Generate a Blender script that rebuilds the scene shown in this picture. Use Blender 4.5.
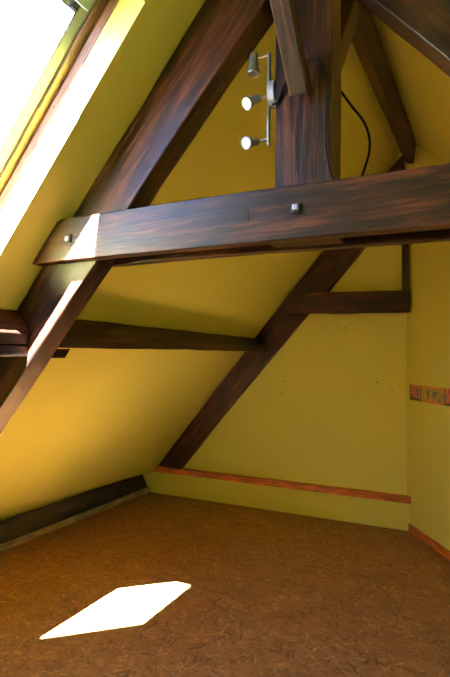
import bpy, bmesh, math, random
from mathutils import Vector, Matrix, noise

for o in list(bpy.data.objects):
    bpy.data.objects.remove(o, do_unlink=True)
SC = bpy.context.scene
COL = SC.collection

# ------------------------------------------------------------------ camera
F_PX, YAW, PIT, ROLL, EYE = 508.8788, .4522, .0389, .0125, 1.5
cy, sy = math.cos(YAW), math.sin(YAW)
FW = Vector((-sy*math.cos(PIT), cy*math.cos(PIT), math.sin(PIT)))
RT = Vector((cy, sy, 0)); UP = RT.cross(FW)
R2 = RT*math.cos(ROLL) + UP*math.sin(ROLL)
U2 = -RT*math.sin(ROLL) + UP*math.cos(ROLL)
cam_d = bpy.data.cameras.new('camera'); cam = bpy.data.objects.new('camera', cam_d); COL.objects.link(cam)
M = Matrix((R2, U2, -FW)).transposed().to_4x4(); M.translation = Vector((0, 0, EYE)); cam.matrix_world = M
cam_d.sensor_fit = 'HORIZONTAL'; cam_d.sensor_width = 36; cam_d.lens = F_PX/450*36; cam_d.clip_start = .02
SC.camera = cam

# ------------------------------------------------------------------ sky, sun, exposure
SKY_STRENGTH, SUN_STRENGTH = 26.0, 1200.0
SUN_DIR = Vector((-.122, .668, -1.0)).normalized()
W = bpy.data.worlds.new('sky'); SC.world = W; W.use_nodes = True
bg = W.node_tree.nodes['Background']
bg.inputs[0].default_value = (.38, .50, 1.0, 1); bg.inputs[1].default_value = SKY_STRENGTH
sd = bpy.data.lights.new('sun', 'SUN'); sd.energy = SUN_STRENGTH; sd.angle = math.radians(.53); sd.color = (1, .99, .96)
sun = bpy.data.objects.new('sun', sd); COL.objects.link(sun); sun.rotation_euler = SUN_DIR.to_track_quat('-Z', 'Y').to_euler()
sun.location = (-2, -3, 8)
SC.view_settings.view_transform = 'Standard'; SC.view_settings.look = 'None'
SC.view_settings.exposure = 0.30; SC.view_settings.gamma = 1.0; SC.view_settings.use_curve_mapping = False

# left slope: z = CC + MM*x ; right slope: z = RC - RM*x
MM, CC, RM, RC = 1.2226, 4.1330, 1.33, 2.832
LL = math.hypot(MM, 1)
NO = Vector((-MM, 0, 1))/LL           # outward normal of the left slope
TT = Vector((1, 0, MM))/LL            # up the left slope
S0 = CC*MM/LL
def slope(s, y, d=0.0):               # s up the slope, y along the ridge, d outward
    return Vector((0, 0, CC)) + TT*(s - S0) + Vector((0, y, 0)) + NO*d

# skylight opening
W_S0, W_S1, W_Y0, W_Y1 = .276, 1.492, .495, 1.512

W2_Y0, W2_Y1 = -3.0, -2.015      # unseen second skylight behind the viewpoint, added to brighten walls and gable
# portals for the sky light in the openings
pd = bpy.data.lights.new('skylight_portal', 'AREA'); pd.shape = 'RECTANGLE'; pd.size = 1.3; pd.size_y = .96
pd.cycles.is_portal = True
zc = NO; xc = TT; yc = zc.cross(xc)
Mp = Matrix((xc, yc, zc)).transposed().to_4x4(); 
for ya_, yb_ in ((W_Y0, W_Y1), (W2_Y0, W2_Y1)):
    po = bpy.data.objects.new('skylight_portal', pd); COL.objects.link(po)
    Mp.translation = slope((W_S0+W_S1)/2, (ya_+yb_)/2, .14); po.matrix_world = Mp

# ------------------------------------------------------------------ materials
def new_mat(name):
    m = bpy.data.materials.new(name); m.use_nodes = True
    return m, m.node_tree.nodes, m.node_tree.links, m.node_tree.nodes['Principled BSDF']

def plain(name, col, rough=.5, metal=0.0, spec=.5):
    m, N, L, b = new_mat(name)
    b.inputs['Base Color'].default_value = (*col, 1); b.inputs['Roughness'].default_value = rough
    b.inputs['Metallic'].default_value = metal; b.inputs['Specular IOR Level'].default_value = spec
    return m

def plaster(name, col, col2, rough=.55):
    m, N, L, b = new_mat(name)
    tc = N.new('ShaderNodeTexCoord')
    n1 = N.new('ShaderNodeTexNoise'); n1.inputs['Scale'].default_value = 1.3; n1.inputs['Detail'].default_value = 4
    n2 = N.new('ShaderNodeTexNoise'); n2.inputs['Scale'].default_value = 90; n2.inputs['Detail'].default_value = 3
    L.new(tc.outputs['Object'], n1.inputs['Vector']); L.new(tc.outputs['Object'], n2.inputs['Vector'])
    r = N.new('ShaderNodeValToRGB'); r.color_ramp.elements[0].position = .35; r.color_ramp.elements[1].position = .65
    r.color_ramp.elements[0].color = (*col, 1); r.color_ramp.elements[1].color = (*col2, 1)
    L.new(n1.outputs['Fac'], r.inputs[0]); L.new(r.outputs[0], b.inputs['Base Color'])
    bp = N.new('ShaderNodeBump'); bp.inputs['Strength'].default_value = .06; bp.inputs['Distance'].default_value = .004
    L.new(n2.outputs['Fac'], bp.inputs['Height']); L.new(bp.outputs[0], b.inputs['Normal'])
    b.inputs['Roughness'].default_value = rough; b.inputs['Specular IOR Level'].default_value = .35
    return m

def wood(name, dark, mid, light, rough=.4, scale=1.0, spec=.5, grain_attr=True):
    m, N, L, b = new_mat(name)
    at = N.new('ShaderNodeAttribute'); at.attribute_name = 'grain'
    def mapped(sx, syz):
        mp = N.new('ShaderNodeMapping'); mp.inputs['Scale'].default_value = (sx*scale, syz*scale, syz*scale)
        L.new(at.outputs['Vector'], mp.inputs['Vector']); return mp
    wv = N.new('ShaderNodeTexNoise'); wv.inputs['Scale'].default_value = 1; wv.inputs['Detail'].default_value = 5; wv.inputs['Distortion'].default_value = .6
    L.new(mapped(3.4, 48).outputs[0], wv.inputs['Vector'])
    big = N.new('ShaderNodeTexNoise'); big.inputs['Scale'].default_value = 1; big.inputs['Detail'].default_value = 3; big.inputs['Distortion'].default_value = 1.0
    L.new(mapped(2.0, 11).outputs[0], big.inputs['Vector'])
    fine = N.new('ShaderNodeTexNoise'); fine.inputs['Scale'].default_value = 1; fine.inputs['Detail'].default_value = 2
    L.new(mapped(9, 160).outputs[0], fine.inputs['Vector'])
    r = N.new('ShaderNodeValToRGB'); e = r.color_ramp.elements
    e[0].position = .38; e[0].color = (*dark, 1); e[1].position = .64; e[1].color = (*light, 1)
    k = e.new(.5); k.color = (*mid, 1)
    mx = N.new('ShaderNodeMath'); mx.operation = 'MULTIPLY_ADD'; mx.inputs[1].default_value = .55
    m2 = N.new('ShaderNodeMath'); m2.operation = 'MULTIPLY'; m2.inputs[1].default_value = .45
    L.new(big.outputs['Fac'], m2.inputs[0]); L.new(wv.outputs['Fac'], mx.inputs[0]); L.new(m2.outputs[0], mx.inputs[2])
    L.new(mx.outputs[0], r.inputs[0])
    hv = N.new('ShaderNodeMixRGB'); hv.blend_type = 'MULTIPLY'; hv.inputs[0].default_value = .55
    r2 = N.new('ShaderNodeValToRGB'); r2.color_ramp.elements[0].position = .38; r2.color_ramp.elements[0].color = (.45, .42, .42, 1)
    r2.color_ramp.elements[1].position = .55; r2.color_ramp.elements[1].color = (1, 1, 1, 1)
    L.new(fine.outputs['Fac'], r2.inputs[0]); L.new(r.outputs[0], hv.inputs[1]); L.new(r2.outputs[0], hv.inputs[2])
    L.new(hv.outputs[0], b.inputs['Base Color'])
    pt = N.new('ShaderNodeTexNoise'); pt.inputs['Scale'].default_value = 1; pt.inputs['Detail'].default_value = 4; pt.inputs['Distortion'].default_value = .5
    mpp = mapped(6, 20); L.new(mpp.outputs[0], pt.inputs['Vector'])
    r3 = N.new('ShaderNodeValToRGB'); r3.color_ramp.elements[0].position = .38; r3.color_ramp.elements[0].color = (.52, .50, .48, 1)
    r3.color_ramp.elements[1].position = .62; r3.color_ramp.elements[1].color = (1.55, 1.40, 1.3, 1)
    L.new(pt.outputs['Fac'], r3.inputs[0])
    h2 = N.new('ShaderNodeMixRGB'); h2.blend_type = 'MULTIPLY'; h2.inputs[0].default_value = .55
    L.new(hv.outputs[0], h2.inputs[1]); L.new(r3.outputs[0], h2.inputs[2]); L.new(h2.outputs[0], b.inputs['Base Color'])
    rr = N.new('ShaderNodeMapRange'); rr.inputs['To Min'].default_value = rough-.08; rr.inputs['To Max'].default_value = rough+.14
    L.new(wv.outputs['Fac'], rr.inputs['Value']); L.new(rr.outputs[0], b.inputs['Roughness'])
    b.inputs['Specular IOR Level'].default_value = spec
    bp = N.new('ShaderNodeBump'); bp.inputs['Strength'].default_value = .35; bp.inputs['Distance'].default_value = .003
    ad = N.new('ShaderNodeMath'); ad.operation = 'ADD'; L.new(wv.outputs['Fac'], ad.inputs[0]); L.new(fine.outputs['Fac'], ad.inputs[1])
    L.new(ad.outputs[0], bp.inputs['Height']); L.new(bp.outputs[0], b.inputs['Normal'])
    return m

def strand_board(name):
    m, N, L, b = new_mat(name)
    tc = N.new('ShaderNodeTexCoord')
    wn = N.new('ShaderNodeTexNoise'); wn.inputs['Scale'].default_value = 9; wn.inputs['Detail'].default_value = 2
    L.new(tc.outputs['Object'], wn.inputs['Vector'])
    sb = N.new('ShaderNodeVectorMath'); sb.operation = 'MULTIPLY_ADD'; sb.inputs[1].default_value = (.014, .014, 0)
    L.new(wn.outputs['Color'], sb.inputs[0]); L.new(tc.outputs['Object'], sb.inputs[2])
    cur_v = cur_p = None
    for i, ang in enumerate((8, 40, 75, 108, 140, 165)):
        mp = N.new('ShaderNodeMapping'); mp.vector_type = 'TEXTURE'
        mp.inputs['Rotation'].default_value = (0, 0, math.radians(ang)); mp.inputs['Location'].default_value = (i*3.7, i*1.9, 0)
        mp.inputs['Scale'].default_value = (.062, .0125, 1)
        L.new(sb.outputs[0], mp.inputs['Vector'])
        v = N.new('ShaderNodeTexVoronoi'); v.voronoi_dimensions = '2D'; v.inputs['Scale'].default_value = 1
        L.new(mp.outputs[0], v.inputs['Vector'])
        s = N.new('ShaderNodeSeparateColor'); L.new(v.outputs['Color'], s.inputs[0])
        if cur_v is None:
            cur_v, cur_p = s.outputs[0], s.outputs[1]; continue
        g = N.new('ShaderNodeMath'); g.operation = 'GREATER_THAN'; L.new(s.outputs[1], g.inputs[0]); L.new(cur_p, g.inputs[1])
        mv = N.new('ShaderNodeMix'); mv.data_type = 'FLOAT'; L.new(g.outputs[0], mv.inputs[0]); L.new(cur_v, mv.inputs[2]); L.new(s.outputs[0], mv.inputs[3])
        mxp = N.new('ShaderNodeMath'); mxp.operation = 'MAXIMUM'; L.new(s.outputs[1], mxp.inputs[0]); L.new(cur_p, mxp.inputs[1])
        cur_v, cur_p = mv.outputs[0], mxp.outputs[0]
    r = N.new('ShaderNodeValToRGB'); e = r.color_ramp.elements
    e[0].position = 0; e[0].color = (.105, .050, .020, 1); e[1].position = 1; e[1].color = (.40, .215, .08, 1)
    for p, c in ((.10, (.19, .086, .030)), (.45, (.235, .108, .036)), (.85, (.285, .138, .047))):
        k = e.new(p); k.color = (*c, 1)
    L.new(cur_v, r.inputs[0])
    # broad tone changes and board joints
    n2 = N.new('ShaderNodeTexNoise'); n2.inputs['Scale'].default_value = 5; n2.inputs['Detail'].default_value = 6; L.new(tc.outputs['Object'], n2.inputs['Vector'])
    r2 = N.new('ShaderNodeValToRGB'); r2.color_ramp.elements[0].position = .3; r2.color_ramp.elements[0].color = (.82, .80, .82, 1)
    r2.color_ramp.elements[1].position = .7; r2.color_ramp.elements[1].color = (1.1, 1.05, 1, 1); L.new(n2.outputs['Fac'], r2.inputs[0])
    mu = N.new('ShaderNodeMixRGB'); mu.blend_type = 'MULTIPLY'; mu.inputs[0].default_value = 1; L.new(r.outputs[0], mu.inputs[1]); L.new(r2.outputs[0], mu.inputs[2])
    bk = N.new('ShaderNodeTexBrick'); bk.inputs['Scale'].default_value = 1; bk.inputs['Mortar Size'].default_value = .004
    bk.inputs['Brick Width'].default_value = 2.05; bk.inputs['Row Height'].default_value = .675; bk.inputs['Mortar Smooth'].default_value = .3
    bk.inputs['Color1'].default_value = bk.inputs['Color2'].default_value = (1, 1, 1, 1); bk.inputs['Mortar'].default_value = (.45, .42, .4, 1)
    mpb = N.new('ShaderNodeMapping'); mpb.inputs['Location'].default_value = (.4, -2.30+.675*4, 0)
    L.new(tc.outputs['Object'], mpb.inputs['Vector']); L.new(mpb.outputs[0], bk.inputs['Vector'])
    m3 = N.new('ShaderNodeMixRGB'); m3.blend_type = 'MULTIPLY'; m3.inputs[0].default_value = .6; L.new(mu.outputs[0], m3.inputs[1]); L.new(bk.outputs['Color'], m3.inputs[2])
    L.new(m3.outputs[0], b.inputs['Base Color'])
    b.inputs['Roughness'].default_value = .5; b.inputs['Specular IOR Level'].default_value = .45
    bp = N.new('ShaderNodeBump'); bp.inputs['Strength'].default_value = .10; bp.inputs['Distance'].default_value = .001
    L.new(cur_v, bp.inputs['Height']); L.new(bp.outputs[0], b.inputs['Normal'])
    return m

def glass_mat(name):
    m, N, L, b = new_mat(name)
    tr = N.new('ShaderNodeBsdfTransparent'); tr.inputs[0].default_value = (.94, .97, .96, 1)
    gl = N.new('ShaderNodeBsdfGlossy'); gl.inputs['Roughness'].default_value = .02
    mx = N.new('ShaderNodeMixShader'); mx.inputs[0].default_value = .05; L.new(tr.outputs[0], mx.inputs[1]); L.new(gl.outputs[0], mx.inputs[2])
    L.new(mx.outputs[0], N['Material Output'].inputs['Surface'])
    return m

def picture_mat(name, base, c1, c2, c3, off):
    m, N, L, b = new_mat(name)
    tc = N.new('ShaderNodeTexCoord')
    mp = N.new('ShaderNodeMapping'); mp.inputs['Location'].default_value = off; L.new(tc.outputs['Object'], mp.inputs['Vector'])
    n = N.new('ShaderNodeTexNoise'); n.inputs['Scale'].default_value = 28; n.inputs['Detail'].default_value = 2; L.new(mp.outputs[0], n.inputs['Vector'])
    r = N.new('ShaderNodeValToRGB'); r.color_ramp.interpolation = 'EASE'; e = r.color_ramp.elements
    e[0].position = .3; e[0].color = (*c1, 1); e[1].position = .7; e[1].color = (*c3, 1)
    e.new(.42).color = (*base, 1); e.new(.55).color = (*base, 1); e.new(.6).color = (*c2, 1)
    L.new(n.outputs['Fac'], r.inputs[0]); L.new(r.outputs[0], b.inputs['Base Color']); b.inputs['Roughness'].default_value = .5
    return m

Y_WALL = plaster('yellow wall paint', (.84, .785, .155), (.86, .805, .165), .42)
OAK = wood('dark stained timber', (.0036, .0016, .0012), (.0165, .0050, .0024), (.074, .023, .0095), .42, spec=.26)
OAKP = wood('dark stained purlin', (.006, .0032, .002), (.021, .009, .004), (.055, .024, .010), .5, spec=.22)
BLACKW = wood('blackened old timber', (.010, .008, .007), (.026, .020, .016), (.06, .048, .038), .6)
ORANGE = wood('orange varnished pine', (.52, .13, .03), (.62, .18, .04), (.70, .23, .055), .4, spec=.4)
PINE = wood('varnished pine sash', (.12, .062, .030), (.17, .095, .05), (.23, .135, .08), .35)
PINK = wood('pinkish pine frame', (.20, .105, .062), (.24, .13, .08), (.28, .16, .10), .45)
BOARD = wood('pale raw board', (.30, .24, .17), (.38, .31, .22), (.46, .38, .28), .6)
OSB = strand_board('oriented strand board')
GLASS = glass_mat('window glass')
GREYM = plain('grey lacquered metal', (.22, .24, .22), .45, .2)
NICKEL = plain('brushed nickel', (.30, .30, .26), .35, .85)
CHROME = plain('polished reflector', (.7, .7, .68), .15, 1)
LENS = plain('frosted lamp lens', (.06, .064, .075), .5, spec=.2)
BLACK = plain('black cable rubber', (.008, .008, .008), .7, spec=.12)
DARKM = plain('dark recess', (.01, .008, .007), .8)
STEEL = plain('galvanised steel nut', (.30, .31, .31), .5, .4)

# ------------------------------------------------------------------ mesh helpers
random.seed(4)
def link(name, me, mat, parent=None):
    o = bpy.data.objects.new(name, me); COL.objects.link(o)
    if mat: me.materials.append(mat)
    if parent is not None: o.parent = parent
    return o
def tag(o, label, cat, group=None):
    o['label'] = label; o['category'] = cat
    if group: o['group'] = group
    return o
def struct(o, label=None):
    o['kind'] = 'structure'
    if label: o['label'] = label
    return o

def bm_finish(bm, name, mat, parent, grain=None, smooth=False, bevel=0):
    bmesh.ops.recalc_face_normals(bm, faces=bm.faces)
    me = bpy.data.meshes.new(name)
    if smooth:
        for f in bm.faces: f.smooth = True
    bm.to_mesh(me); bm.free()
    if grain is None: grain = Vector((1, 0, 0))
    ax = grain.normalized(); u = ax.cross(Vector((.13, .2, .97))).normalized(); v = ax.cross(u)
    off = Vector((random.uniform(0, 40), random.uniform(0, 9), random.uniform(0, 9)))
    a = me.attributes.new('grain', 'FLOAT_VECTOR', 'POINT')
    for i, vt in enumerate(me.vertices):
        a.data[i].vector = Vector((vt.co.dot(ax), vt.co.dot(u), vt.co.dot(v))) + off
    o = link(name, me, mat, parent)
    if bevel:
        md = o.modifiers.new('bevel', 'BEVEL'); md.width = bevel; md.segments = 2; md.limit_method = 'ANGLE'; md.angle_limit = math.radians(40)
    return o

def quad_ring(q, ch=.007, k=3):
    """points round a quad section with chamfered corners"""
    pts = []
    for i in range(4):
        a, b = q[i], q[(i+1) % 4]; d = b - a; l = d.length; c = min(ch, l*.3)
        for j in range(k+1):
            t = (c + (l-2*c)*j/k)/l
            pts.append(a + d*t)
    return pts
def loft(name, quads, mat, parent=None, wob=.003, seg=.06, ch=.004, seed=None):
    """a hand-hewn timber lofted through four-cornered sections"""
    if seed is None: seed = random.uniform(0, 100)
    quads = [[Vector(p) for p in q] for q in quads]
    bm = bmesh.new(); rings = []
    for s in range(len(quads)-1):
        A, B = quads[s], quads[s+1]
        ln = max((sum(B, Vector())/4 - sum(A, Vector())/4).length, 1e-4)
        n = max(1, int(ln/seg))
        for j in range(n + (1 if s == len(quads)-2 else 0)):
            t = j/n
            ring = quad_ring([a.lerp(b, t) for a, b in zip(A, B)], ch)
            c = sum(ring, Vector())/len(ring)
            out = []
            for p in ring:
                d = (p-c).normalized()
                w = noise.noise(p*3.1 + Vector((seed, 0, 0)))*wob + noise.noise(p*17 + Vector((0, seed, 0)))*wob*.35
                out.append(p + d*w)
            rings.append([bm.verts.new(p) for p in out])
    for a, b in zip(rings[:-1], rings[1:]):
        m = len(a)
        for i in range(m):
            bm.faces.new((a[i], a[(i+1) % m], b[(i+1) % m], b[i]))
    bm.faces.new(rings[0][::-1]); bm.faces.new(rings[-1])
    ax = sum(quads[-1], Vector()) - sum(quads[0], Vector())
    return bm_finish(bm, name, mat, parent, ax)

def prism(name, poly, depth, mat, parent=None, grain=None, bevel=0):
    """extrude a polygon (3D points) by a depth vector"""
    bm = bmesh.new(); d = Vector(depth)
    a = [bm.verts.new(Vector(p)) for p in poly]; b = [bm.verts.new(Vector(p)+d) for p in poly]
    n = len(poly)
    bm.faces.new(a); bm.faces.new(b[::-1])
    for i in range(n): bm.faces.new((a[i], a[(i+1) % n], b[(i+1) % n], b[i]))
    return bm_finish(bm, name, mat, parent, grain, bevel=bevel)
def xz(poly, y0, y1, name, mat, parent=None, grain=None, bevel=0):
    return prism(name, [(x, y0, z) for x, z in poly], (0, y1-y0, 0), mat, parent, grain, bevel)
def box(name, lo, hi, mat, parent=None, grain=None, bevel=0):
    return prism(name, [(lo[0], lo[1], lo[2]), (hi[0], lo[1], lo[2]), (hi[0], hi[1], lo[2]), (lo[0], hi[1], lo[2])], (0, 0, hi[2]-lo[2]), mat, parent, grain, bevel)

def ring_slab(bm, outer, inner, fn, d0, d1):
    """a slab with a rectangular hole; outer/inner = (s0,s1,y0,y1); fn(s,y,d)"""
    def c(r, d): return [bm.verts.new(fn(s, y, d)) for s, y in ((r[0], r[2]), (r[1], r[2]), (r[1], r[3]), (r[0], r[3]))]
    o0, o1, i0, i1 = c(outer, d0), c(outer, d1), c(inner, d0), c(inner, d1)
    for i in range(4):
        j = (i+1) % 4
        bm.faces.new((o0[i], o0[j], i0[j], i0[i])); bm.faces.new((o1[i], i1[i], i1[j], o1[j]))
        bm.faces.new((o0[i], o1[i], o1[j], o0[j])); bm.faces.new((i0[i], i0[j], i1[j], i1[i]))

def tube(name, pts, r, mat, parent=None, n=10, sub=8):
    """smooth round cable or rod through points (Catmull-Rom)"""
    P = [Vector(p) for p in pts]
    if len(P) > 2:
        Q = [P[0]*2-P[1]] + P + [P[-1]*2-P[-2]]; out = []
        for i in range(1, len(Q)-2):
            for j in range(sub):
                t = j/sub; a, b, c, d = Q[i-1:i+3]
                out.append(.5*((2*b)+(c-a)*t+(2*a-5*b+4*c-d)*t*t+(3*b-a-3*c+d)*t**3))
        out.append(P[-1]); P = out
    bm = bmesh.new(); rings = []; up = Vector((0, 0, 1))
    t0 = (P[1]-P[0]).normalized()
    u = t0.cross(Vector((.3, .9, .1))).normalized()
    for i, p in enumerate(P):
        t = (P[min(i+1, len(P)-1)]-P[max(i-1, 0)]).normalized()
        u = (u - t*u.dot(t)).normalized(); v = t.cross(u)
        rings.append([bm.verts.new(p+(u*math.cos(2*math.pi*k/n)+v*math.sin(2*math.pi*k/n))*r) for k in range(n)])
    for a, b in zip(rings[:-1], rings[1:]):
        for k in range(n): bm.faces.new((a[k], a[(k+1) % n], b[(k+1) % n], b[k]))
    bm.faces.new(rings[0][::-1]); bm.faces.new(rings[-1])
    return bm_finish(bm, name, mat, parent, smooth=False)

def lathe(name, c, axis, prof, mat, parent=None, n=28):
    """prof: list of (distance along axis, radius)"""
    ax = Vector(axis).normalized(); u = ax.cross(Vector((.1, .95, .3))).normalized(); v = ax.cross(u); c = Vector(c)
    bm = bmesh.new(); rings = []
    for t, r in prof:
        rings.append([bm.verts.new(c+ax*t+(u*math.cos(2*math.pi*k/n)+v*math.sin(2*math.pi*k/n))*max(r, 1e-4)) for k in range(n)])
    for a, b in zip(rings[:-1], rings[1:]):
        for k in range(n): bm.faces.new((a[k], a[(k+1) % n], b[(k+1) % n], b[k]))
    bm.faces.new(rings[0][::-1]); bm.faces.new(rings[-1])
    return bm_finish(bm, name, mat, parent)

# ------------------------------------------------------------------ the room shell
YB, YF = 4.85, -3.5                 # gable wall plane, wall behind the camera
struct(box('floor', (-3.75, YF-.1, -.12), (3.2, YB+.12, 0), OSB), 'orange brown strand board floor')

# ceiling, left slope: plasterboard skin with the skylight reveal, cut at the wall plate, and the deck above it
bm = bmesh.new()
SA = 3.95                            # above the ridge
def s_of_z(z): return (z-CC)/ (MM/LL) + S0
S_TOP = s_of_z(3.56)
# skin: outer boundary follows the bottom line (three stations)
ys = [YF-.05, W2_Y0, W2_Y1, W_Y0, W_Y1, 2.62, 3.6, YB+.02]
zb = {YF-.05: .47, W2_Y0: .46, W2_Y1: .45, W_Y0: .43, W_Y1: .41, 2.62: .37, 3.6: .302, YB+.02: .232}
def vt(s, y, d): return bm.verts.new(slope(s, y, d))
def solid(s00, s01, s10, s11, y0, y1, d0, d1):
    a = [slope(s00, y0, d0), slope(s01, y0, d0), slope(s11, y1, d0), slope(s10, y1, d0)]
    b = [slope(s00, y0, d1), slope(s01, y0, d1), slope(s11, y1, d1), slope(s10, y1, d1)]
    A = [bm.verts.new(p) for p in a]; B = [bm.verts.new(p) for p in b]
    bm.faces.new(A); bm.faces.new(B[::-1])
    for i in range(4): bm.faces.new((A[i], A[(i+1) % 4], B[(i+1) % 4], B[i]))
D1 = .12
for ya, yb_ in zip(ys[:-1], ys[1:]):
    sa, sb = s_of_z(zb[ya]), s_of_z(zb[yb_])
    if ya in (W_Y0, W2_Y0):
        solid(sa, W_S0, sb, W_S0, ya, yb_, 0, D1); solid(W_S1, S_TOP, W_S1, S_TOP, ya, yb_, 0, D1)
    else:
        solid(sa, S_TOP, sb, S_TOP, ya, yb_, 0, D1)
bmesh.ops.remove_doubles(bm, verts=bm.verts, dist=1e-5)
YM = (W_Y0+W2_Y1)/2
ring_slab(bm, (s_of_z(-.35), S_TOP+.06, YF-.1, YM), (W_S0-.055, W_S1+.055, W2_Y0-.055, W2_Y1+.055), slope, D1, D1+.10)
ring_slab(bm, (s_of_z(-.35), S_TOP+.06, YM, YB+.12), (W_S0-.055, W_S1+.055, W_Y0-.055, W_Y1+.055), slope, D1, D1+.10)
struct(bm_finish(bm, 'ceiling', Y_WALL, None), 'yellow sloping ceiling on the window side')

def rs(x): return RC-RM*x
nr = Vector((RM, 0, 1)).normalized()
xa, xb = -.58, 2.25
struct(prism('ceiling', [(xa, YF-.1, rs(xa)), (xb, YF-.1, rs(xb)), (xb, YB+.12, rs(xb)), (xa, YB+.12, rs(xa))], nr*.12, Y_WALL), 'yellow sloping ceiling right of the ridge beam')

# gable wall, its low boxed ledge, the oblique partition, the wall behind the camera
def gable_poly(m): return [(-3.50, -.1), (-3.42, 0), (-3.42, (CC-MM*3.42)+m+.1), (-.499, 3.495+m), (2.2, rs(2.2)+m+.1), (2.2, -.1)]
wb = struct(xz(gable_poly(.1), YB, YB+.12, 'wall_back', Y_WALL), 'yellow gable wall')
struct(xz([(-3.5, -.1), (-3.42, .08), (-.499, 3.6), (2.25, 0), (2.25, -.1)], YF-.12, YF, 'wall_front', Y_WALL), 'yellow wall behind the viewpoint')
struct(xz([(-3.225, 0), (-3.207, .046), (-3.34, .18), (-3.30, .236), (-.47, .241), (-.47, 0)], 4.80, YB, 'wall_back_low', Y_WALL), 'low yellow upstand below the orange ledge')
struct(xz([(-3.255, .236), (-3.235, .262), (-3.21, .297), (-.475, .299), (-.475, .241)], 4.785, YB, 'trim_1', ORANGE, grain=Vector((1, 0, 0)), bevel=.003), 'orange wooden ledge along the foot of the gable wall')
WD = Vector((.538, -.843, 0)).normalized(); WN = Vector((.843, .538, 0)).normalized(); W0 = Vector((-.502, 4.806, 0))
def pw(t, z, d=0): return W0 + WD*t + Vector((0, 0, z)) + WN*d     # d outward (away from the room)
def xw(t): return W0.x+WD.x*t
struct(prism('wall_right', [pw(-.06, -.05), pw(4.95, -.05), pw(4.95, .12), pw(.06, rs(xw(.06))+.06), pw(-.02, 3.53), pw(-.06, 3.5)], WN*.1, Y_WALL), 'yellow partition wall set at an angle')
struct(prism('baseboard_right', [pw(.0, 0), pw(4.7, 0), pw(4.7, .07), pw(.0, .066)], -WN*.014, ORANGE, grain=WD, bevel=.002), 'orange baseboard along the partition')
struct(box('baseboard_left', (-3.262, YF, 0), (-3.238, 4.80, .054), BOARD, grain=Vector((0, 1, 0)), bevel=.002), 'pale board along the foot of the slope')

# small holes left in the gable wall
for x, z in ((-1.275, 1.805), (-1.154, 1.804), (-1.087, 1.803), (-1.694, 1.281), (-1.714, 1.16), (-.791, 1.299), (-.658, 1.231)):
    lathe('screw_hole', (x, YB, z), (0, -1, 0), [(-.002, .007), (.0012, .006), (.0016, .002)], DARKM, wb, n=10)

# ------------------------------------------------------------------ skylight
def skylight(wname, YA, YE, wlabel):
    wr = bpy.data.objects.new(wname, None); COL.objects.link(wr); wr['kind'] = 'structure'; wr['label'] = wlabel
    def ringobj(name, outer, inner, d0, d1, mat, grain=TT, bevel=.0, parent=None):
        bm = bmesh.new(); ring_slab(bm, outer, inner, slope, d0, d1)
        return bm_finish(bm, name, mat, parent or wr, grain, bevel=bevel)
    def grow(k): return (W_S0-k, W_S1+k, YA-k, YE+k)
    ringobj('frame', grow(.055), (W_S0+.012, W_S1-.004, YA+.004, YE-.003), .120, .163, PINK, bevel=.002)
    sash = ringobj('sash', (W_S0-.03, W_S1+.03, YA-.03, YE+.03), (W_S0+.02, 1.41, YA+.03, YE-.036), .170, .184, PINE, bevel=.003)
    ringobj('glazing_frame', (W_S0-.045, W_S1+.045, YA-.045, YE+.045), (W_S0+.05, 1.320, YA+.075, YE-.083), .1845, .200, GREYM, bevel=.003)
    bm = bmesh.new()
    v8 = [slope(s, y, d) for d in (.190, .194) for s, y in ((W_S0+.045, YA+.07), (1.325, YA+.07), (1.325, YE-.079), (W_S0+.045, YE-.079))]
    vv = [bm.verts.new(p) for p in v8]
    for f in ((0, 1, 2, 3), (7, 6, 5, 4), (0, 4, 5, 1), (1, 5, 6, 2), (2, 6, 7, 3), (3, 7, 4, 0)): bm.faces.new([vv[i] for i in f])
    bm_finish(bm, 'glass', GLASS, wr)
    # ventilation bar across the top of the sash
    def sbox(name, s0, s1, y0, y1, d0, d1, mat, parent, grain=None, bevel=0):
        return prism(name, [slope(s0, y0, d0), slope(s1, y0, d0), slope(s1, y1, d0), slope(s0, y1, d0)], NO*(d1-d0), mat, parent, grain, bevel)
    vb = sbox('ventilation_bar', 1.345, 1.43, YA+.04, YE-.075, .135, .169, GREYM, wr, Vector((0, 1, 0)), .004)
    sbox('latch', 1.318, 1.345, YE-.125, YE-.095, .165, .183, DARKM, wr, bevel=.002)
    sc_p = slope(.98, YE-.003, .143)
    lathe('frame_screw', Vector((sc_p.x, sc_p.y+.001, sc_p.z)), (0, -1, 0), [(0, .0042), (.002, .0038), (.0024, .001)], DARKM, wr, n=10)
    ln = ringobj('gasket', (W_S0+.048, 1.322, YA+.073, YE-.081), (W_S0+.058, 1.314, YA+.083, YE-.087), .186, .1895, DARKM)
skylight('window_1', W_Y0, W_Y1, 'roof skylight in the left slope')
skylight('fill_skylight', W2_Y0, W2_Y1, 'unseen roof skylight added behind the viewpoint for fill light')

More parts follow.
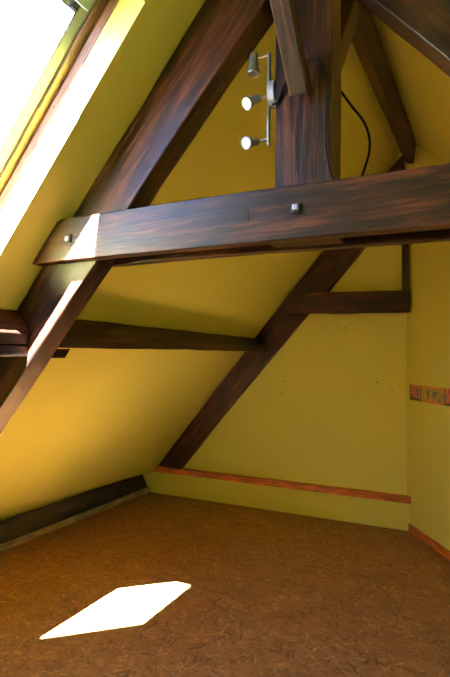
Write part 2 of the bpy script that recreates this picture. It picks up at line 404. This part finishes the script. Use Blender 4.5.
# ------------------------------------------------------------------ near truss
def sect(lo, up, y0, y1):
    return [(lo[0], y0, lo[1]), (up[0], y0, up[1]), (up[0], y1, up[1]), (lo[0], y1, lo[1])]
def ceil_pt(p, drop=.006):          # the point on the left slope straight up its normal from p
    v = Vector((p[0], 0, p[1])); d = (v-Vector((0, 0, CC))).dot(NO); q = v-NO*(d+drop); return (q.x, q.z)
lowpts = [(-2.93, .24), (-2.46, .775), (-2.055, 1.251), (-1.847, 1.497), (-1.60, 1.795), (-1.491, 1.915), (-1.312, 2.149), (-1.019, 2.505), (-.868, 2.675), (-.713, 2.850), (-.52, 3.06)]
r1 = loft('rafter', [sect(p, ceil_pt(p), 1.755, 1.875) for p in lowpts], OAK, wob=.006)
tag(r1, 'thick dark rafter beside the skylight, crossed by the nearest tie beam', 'beam', 'roof timbers')
def rceil(p, drop=.03):
    t = (RC - RM*p[0] - p[1])/(RM*RM+1); return (p[0]+RM*t - drop*nr.x, p[1]+t - drop*nr.z)
rl = [(-.38, 2.837), (-.293, 2.737), (-.058, 2.467), (.6, 1.71), (1.2, 1.02)]
r2 = loft('rafter', [sect(p, rceil(p), 1.755, 1.875) for p in rl], OAKP, wob=.005)
tag(r2, 'dark rafter descending to the right from the post top', 'beam', 'roof timbers')

cb = bpy.data.objects.new('tie_beam', None); COL.objects.link(cb); cb.location = (0, 0, 0)
tag(cb, 'double plank tie beam with square bolts, crossing the whole view', 'beam', 'roof timbers')
def zsec(x, y0, y1, z0, z1, x2=None):
    x2 = x if x2 is None else x2
    return [(x, y0, z0), (x, y1, z0), (x2, y1, z1), (x2, y0, z1)]
loft('front_plank', [zsec(-1.822, 1.6945, 1.752, 1.920, 1.955, -1.800), zsec(-1.80, 1.6945, 1.752, 1.920, 2.03, -1.742),
                     zsec(-1.755, 1.6945, 1.752, 1.921, 2.092, -1.695), zsec(-1.69, 1.6945, 1.752, 1.9215, 2.111, -1.64), zsec(-1.0, 1.6945, 1.752, 1.923, 2.114),
                     zsec(-.4, 1.6945, 1.752, 1.921, 2.113), zsec(1.0, 1.6945, 1.752, 1.912, 2.104)], OAK, cb, wob=.0025)
loft('rear_plank', [zsec(-1.62, 1.876, 1.93, 1.925, 2.10, -1.55), zsec(-1.0, 1.852, 1.893, 1.920, 2.10), zsec(-.35, 1.874, 1.914, 1.918, 2.10), zsec(1.0, 1.90, 1.95, 1.912, 2.10)], OAK, cb, wob=.003)
loft('spacer', [zsec(-.685, 1.756, 1.852, 1.930, 2.09), zsec(-.425, 1.756, 1.874, 1.930, 2.09)], OAKP, cb, wob=.001)
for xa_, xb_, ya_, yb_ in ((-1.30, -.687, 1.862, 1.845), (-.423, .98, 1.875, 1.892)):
    prism('slot_shade', [(xa_, 1.7525, 1.985), (xb_, 1.7525, 1.985), (xb_, yb_-.006, 1.985), (xa_, ya_-.006, 1.985)], (0, 0, .10), DARKM, cb)  # near-black filler standing in for the shade between the two planks
def bolt(x, z, sx, nut_off=(0, 0)):
    w = box('washer_plate', (x-.020, 1.688, z-.019), (x+.020, 1.697, z+.019), DARKM, cb, bevel=.002)
    a = .0115
    box('nut', (x-a+nut_off[0], 1.676, z-a+nut_off[1]), (x+a+nut_off[0], 1.6885, z+a+nut_off[1]), sx, w, bevel=.004)
bolt(-.553, 2.029, STEEL, (.002, 0))
bolt(-1.597, 2.018, STEEL, (.006, -.004))
for x, z0, z1, w in ((-.737, 1.997, 2.044, .0014),):
    box('saw_mark', (x-w, 1.6905, z0), (x+w, 1.6945, z1), DARKM, cb)

kp = loft('king_post', [[(-.655, 1.7565, 2.108), (-.44, 1.7565, 2.108), (-.437, 1.875, 2.108), (-.655, 1.875, 2.108)],
                        [(-.658, 1.7565, 2.8), (-.442, 1.7565, 2.8), (-.438, 1.875, 2.8), (-.658, 1.875, 2.8)],
                        [(-.66, 1.7565, 3.24), (-.442, 1.7565, 3.24), (-.440, 1.875, 3.24), (-.66, 1.875, 3.24)]], OAK, wob=.003)
tag(kp, 'broad upright dark post standing on the nearest tie beam, spotlights on its left', 'beam', 'roof timbers')
box('shrinkage_crack', (-.5895, 1.7545, 2.335), (-.5875, 1.757, 2.475), DARKM, kp)

# braces from the post to the ridge
def strut(name, a, b, wx, th, mat):
    a, b = Vector(a), Vector(b); d = (b-a).normalized(); u = Vector((1, 0, 0)); v = d.cross(u).normalized()
    def q(p): return [p-u*wx-v*th, p+u*wx-v*th, p+u*wx+v*th, p-u*wx+v*th]
    return loft(name, [q(a), q(b)], mat, wob=.0025)
b1 = strut('brace', (-.547, 1.722, 2.452), (-.60, 1.235, 3.235), .033, .036, OAK)
tag(b1, 'short diagonal brace on the front face of the upright post', 'beam', 'roof timbers')
b2 = strut('brace', (-.50, 1.915, 2.62), (-.53, 2.46, 3.225), .036, .045, OAK)
tag(b2, 'short diagonal brace behind the upright post, rising to the ridge beam', 'beam', 'roof timbers')

rb = []
for y in (YF+.03, 0.0, 1.6, 2.94, 3.9, 4.84):
    k = .033*(y-4.8)
    rb.append([(-.546+k, y, 3.318), (-.461+k, y, 3.252), (-.424+k, y, 3.42), (-.50+k, y, 3.455)])
rbo = loft('ridge_beam', rb, OAKP, wob=.006)
tag(rbo, 'long dark ridge beam receding to the gable under the roof peak', 'beam', 'roof timbers')

# purlins on the left slope, with the bearing blocks under them
def psec(y, p1, p2, p3):
    back = (p3[0]-.155, p3[1]+.08)
    return [(p1[0], y, p1[1]), (p2[0], y, p2[1]), (p3[0], y, p3[1]), (back[0], y, back[1])]
pn = loft('purlin', [psec(YF+.03, (-1.965, 1.70), (-1.880, 1.606), (-1.888, 1.548)), psec(1.5, (-1.965, 1.715), (-1.876, 1.608), (-1.886, 1.550)), psec(1.7535, (-1.96, 1.72), (-1.870, 1.604), (-1.882, 1.550))], OAK, wob=.003, ch=.004)
tag(pn, 'dark purlin below the skylight, ending against the near rafter', 'beam', 'roof timbers')
pf = loft('purlin', [psec(1.877, (-1.963, 1.708), (-1.858, 1.604), (-1.868, 1.538)), psec(3.2, (-1.963, 1.708), (-1.858, 1.622), (-1.868, 1.556)), psec(4.768, (-1.963, 1.708), (-1.862, 1.638), (-1.866, 1.568))], OAKP, wob=.005, ch=.005)
tag(pf, 'dark purlin on the slope, running between the two left rafters', 'beam', 'roof timbers')
def block(y0, y1, skew=0.0):
    return [[(-2.02, y0, 1.545), (-1.888, y0, 1.545), (-1.892, y0, 1.496), (-1.985, y0, 1.496)],
            [(-2.02, y1+skew, 1.545), (-1.884, y1+skew, 1.545), (-1.886, y1, 1.496), (-1.985, y1, 1.496)]]
cl = bpy.data.objects.new('bearing_block', None); COL.objects.link(cl)
c1 = loft('bearing_block', block(1.5, 1.7535), OAK, None, wob=.001, ch=.003)
tag(c1, 'slim dark batten under the purlin left of the near rafter', 'beam', 'roof timbers')
bpy.data.objects.remove(cl)
c2 = loft('bearing_block', [[(x, y, z-.006) for x, y, z in q] for q in block(1.877, 2.00, .035)], OAK, None, wob=.001, ch=.003)
tag(c2, 'short chamfered dark block under the purlin right of the near rafter', 'beam', 'roof timbers')

# ------------------------------------------------------------------ far truss on the gable wall
def cp(x, drop=.004): return (x, CC+MM*x-drop)
bl = [((-2.95, .303), (-3.155, .303)), ((-2.836, .303), (-3.12, .33)), ((-2.307, .944), (-2.505, 1.05)), ((-1.86, 1.455), (-2.06, 1.60)), ((-1.437, 1.939), (-1.67, 2.065)), ((-1.242, 2.144), (-1.46, 2.30)), ((-.914, 2.53), (-1.15, 2.68)), ((-.60, 2.88), (-.80, 3.10)), ((-.50, 2.99), (-.555, 3.33))]
def fsec(lo, up): 
    lim = CC+MM*up[0]-.006
    return [(lo[0], 4.77, lo[1]), (up[0], 4.77, min(up[1], lim)), (up[0], 4.848, min(up[1], lim)), (lo[0], 4.848, lo[1])]
r3 = loft('rafter', [fsec(a, (b[0], b[1]+.028)) for a, b in bl[1:]], OAK, wob=.005)
tag(r3, 'dark rafter lying against the gable wall, standing on the orange ledge', 'beam', 'roof timbers')
fc = loft('collar_beam', [zsec(-1.70, 4.728, 4.768, 1.943, 2.03, -1.655), zsec(-1.66, 4.728, 4.768, 1.942, 2.105, -1.612), zsec(-1.60, 4.728, 4.768, 1.941, 2.139, -1.56), zsec(-1.235, 4.728, 4.768, 1.938, 2.137),
                          zsec(-1.232, 4.728, 4.847, 1.938, 2.137), zsec(-.497, 4.728, 4.80, 1.928, 2.123)], OAK, wob=.004)
tag(fc, 'horizontal dark beam across the gable wall between rafter and corner', 'beam', 'roof timbers')
ps = loft('post', [[(-.563, 4.765, 2.127), (-.505, 4.765, 2.127), (-.530, 4.846, 2.127), (-.563, 4.846, 2.127)],
                   [(-.563, 4.765, 3.0), (-.505, 4.765, 3.0), (-.530, 4.846, 3.0), (-.563, 4.846, 3.0)]], OAK, wob=.002, ch=.004)
tag(ps, 'narrow dark upright in the corner above the gable collar beam', 'beam', 'roof timbers')

# wall plate along the foot of the left slope
wp = []
for y, s in ((YF+.02, .02), (1.0, .01), (2.7, .0), (4.797, 0.0)):
    wp.append([(-3.264, y, 0), (-3.264, y, .05), (-3.35, y, .20+s), (-3.40, y, .02)])
wpo = loft('wall_plate', wp, BLACKW, wob=.004, ch=.004)
tag(wpo, 'blackened timber along the foot of the slope behind the pale board', 'beam', 'roof timbers')

# ------------------------------------------------------------------ spotlight bar on the king post
lt = bpy.data.objects.new('spotlight_bar', None); COL.objects.link(lt); lt.location = (-.66, 1.80, 2.30)
tag(lt, 'nickel spotlight bar with three small lamps on the post side', 'light')
def child(o): 
    o.parent = lt; o.matrix_parent_inverse = Matrix.Translation(lt.location).inverted(); return o
RX, RY = -.699, 1.80
NICKEL2 = plain('light nickel plate', (.50, .50, .45), .4, .7)
child(box('rail', (RX-.005, RY-.008, 2.313), (RX+.005, RY+.008, 2.683), NICKEL, bevel=.003))
bm = bmesh.new()
ring0 = [(RY+.049*math.cos(a), 2.513+.052*math.sin(a)) for a in [2*math.pi*k/32 for k in range(32)]]
A = [bm.verts.new((-.664, y, z)) for y, z in ring0]; B = [bm.verts.new((-.687, y, z)) for y, z in ring0]
Cc = [bm.verts.new((-.692, RY+(y-RY)*.85, 2.513+(z-2.513)*.9)) for y, z in ring0]
for P, Q in ((A, B), (B, Cc)):
    for k in range(32): bm.faces.new((P[k], P[(k+1) % 32], Q[(k+1) % 32], Q[k]))
bm.faces.new(A[::-1]); bm.faces.new(Cc)
plate = child(bm_finish(bm, 'mounting_plate', NICKEL2, None))
pz = lathe('screw', (-.690, RY-.040, 2.525), (-.6, -1, 0), [(0, .004), (.004, .0035)], DARKM, None, n=10); pz.parent = plate; pz.matrix_parent_inverse = plate.matrix_parent_inverse
def spot(arm_a, arm_b, top, direction, lit=False):
    child(tube('arm', [arm_a, arm_b], .0048, NICKEL))
    d = Vector(direction).normalized(); top = Vector(top)
    h = child(lathe('lamp_head', top, d, [(0, .002), (0, .0145), (.002, .0162), (.040, .0165), (.042, .0185), (.046, .0185), (.047, .017), (.051, .017), (.052, .019), (.057, .019), (.062, .0205), (.0735, .0235), (.080, .0245), (.083, .0235), (.0815, .0205), (.080, .019)], NICKEL))
    r = lathe('lens', top+d*.0795, d, [(0, .0215), (.001, .020), (.0025, .014), (.003, .0015)], LENS, None)
    r.parent = h; r.matrix_parent_inverse = h.matrix_parent_inverse
    c = lathe('cap_ring', top+d*.042, d, [(0, .0192), (.002, .0205), (.011, .0208), (.013, .0200)], BLACK, None)
    c.parent = h; c.matrix_parent_inverse = h.matrix_parent_inverse
spot((RX, RY, 2.676), (-.752, 1.80, 2.672), (-.762, 1.795, 2.690), (.02, -.05, -1))
spot((RX, RY, 2.513), (-.742, 1.80, 2.512), (-.744, 1.80, 2.514), (-.235, -.70, -.50))
spot((RX, RY, 2.346), (-.744, 1.80, 2.342), (-.750, 1.80, 2.343), (-.125, -.76, -.315))

# cables
c1_ = tube('power_cable', [(-.672, 1.79, 2.47), (-.664, 1.752, 2.45), (-.645, 1.749, 2.455), (-.624, 1.747, 2.50), (-.60, 1.742, 2.535), (-.585, 1.749, 2.56)], .0052, BLACK)
tag(c1_, 'short black cable from the spotlight plate to behind the front brace', 'cable')
c2_ = tube('power_cable', [(-.555, 1.750, 2.55), (-.525, 1.748, 2.587), (-.500, 1.747, 2.588), (-.475, 1.747, 2.55), (-.459, 1.747, 2.50), (-.458, 1.748, 2.42), (-.464, 1.748, 2.33), (-.462, 1.748, 2.24), (-.448, 1.748, 2.165), (-.432, 1.746, 2.118)], .0045, BLACK)
tag(c2_, 'black cable hanging down the front of the post to the tie beam', 'cable')
c3_ = tube('power_cable', [(-.46, 1.882, 2.545), (-.443, 1.895, 2.52), (-.402, 1.90, 2.455), (-.362, 1.90, 2.395), (-.340, 1.90, 2.335), (-.338, 1.90, 2.275), (-.352, 1.90, 2.22), (-.372, 1.90, 2.165), (-.385, 1.90, 2.122)], .0045, BLACK)
tag(c3_, 'black cable looping in the open air right of the post', 'cable')

# rail under the window side: picture border on the partition
bd = bpy.data.objects.new('picture_border', None); COL.objects.link(bd)
tag(bd, 'narrow colourful picture border strip across the angled yellow partition', 'wall border')
RIM = plain('border orange rim', (.60, .17, .03), .5); GRN = plain('border dark line', (.05, .06, .02), .5)
BLUEP = plain('border blue figure', (.05, .09, .20), .5); ORP = plain('border orange figure', (.75, .25, .06), .5)
PA = picture_mat('border red picture', (.42, .09, .07), (.10, .12, .28), (.60, .22, .12), (.30, .25, .10), (0, 0, 0))
PB = picture_mat('border green picture', (.26, .24, .04), (.05, .09, .16), (.40, .30, .05), (.60, .20, .05), (3, 1, 0))
Z0, Z1 = 1.155, 1.289
def wquad(name, t0, t1, z0, z1, th, mat, parent, base=0.0):
    return prism(name, [pw(t0, z0, -base), pw(t1, z0, -base), pw(t1, z1, -base), pw(t0, z1, -base)], -WN*th, mat, parent)
t = .012; k = 0
cuts = [(.012, .195), (.195, .571)]
while cuts[-1][1] < 4.2:
    a = cuts[-1][1]; cuts.append((a, a+(.22 if len(cuts) % 2 == 0 else .376)))
for i, (a, b_) in enumerate(cuts[:8]):
    mat = PA if i % 2 == 0 else PB
    pnl = wquad('picture_panel', a, b_, Z0, Z1, .0015, mat, bd)
    wquad('rim', a, b_, Z1-.014, Z1-.002, .0004, RIM, pnl, .0015); wquad('rim', a, b_, Z0+.002, Z0+.020, .0004, RIM if i % 2 else GRN, pnl, .0015)
    wquad('edge_line', a, a+.016, Z0, Z1, .0006, GRN, pnl, .0015)
    if i % 2:
        def blob(t, z, rx, rz, m):
            n = 14; j = [1+.25*math.sin(3*q+t*40) for q in range(n)]
            prism('figure', [pw(t+rx*j[q]*math.cos(2*math.pi*q/n), z+rz*j[q]*math.sin(2*math.pi*q/n), -.0019) for q in range(n)], -WN*.0004, m, pnl)
        blob(a+.13, 1.232, .020, .036, BLUEP); blob(a+.225, 1.225, .026, .028, BLUEP); blob(a+.30, 1.185, .018, .016, BLUEP); blob(a+.08, 1.20, .014, .022, ORP)
    else:
        prism('figure', [pw(b_-.05, Z0+.03, -.0019), pw(b_-.02, Z0+.03, -.0019), pw(b_-.03, Z1-.03, -.0019), pw(b_-.07, Z1-.04, -.0019)], -WN*.0004, BLUEP, pnl)
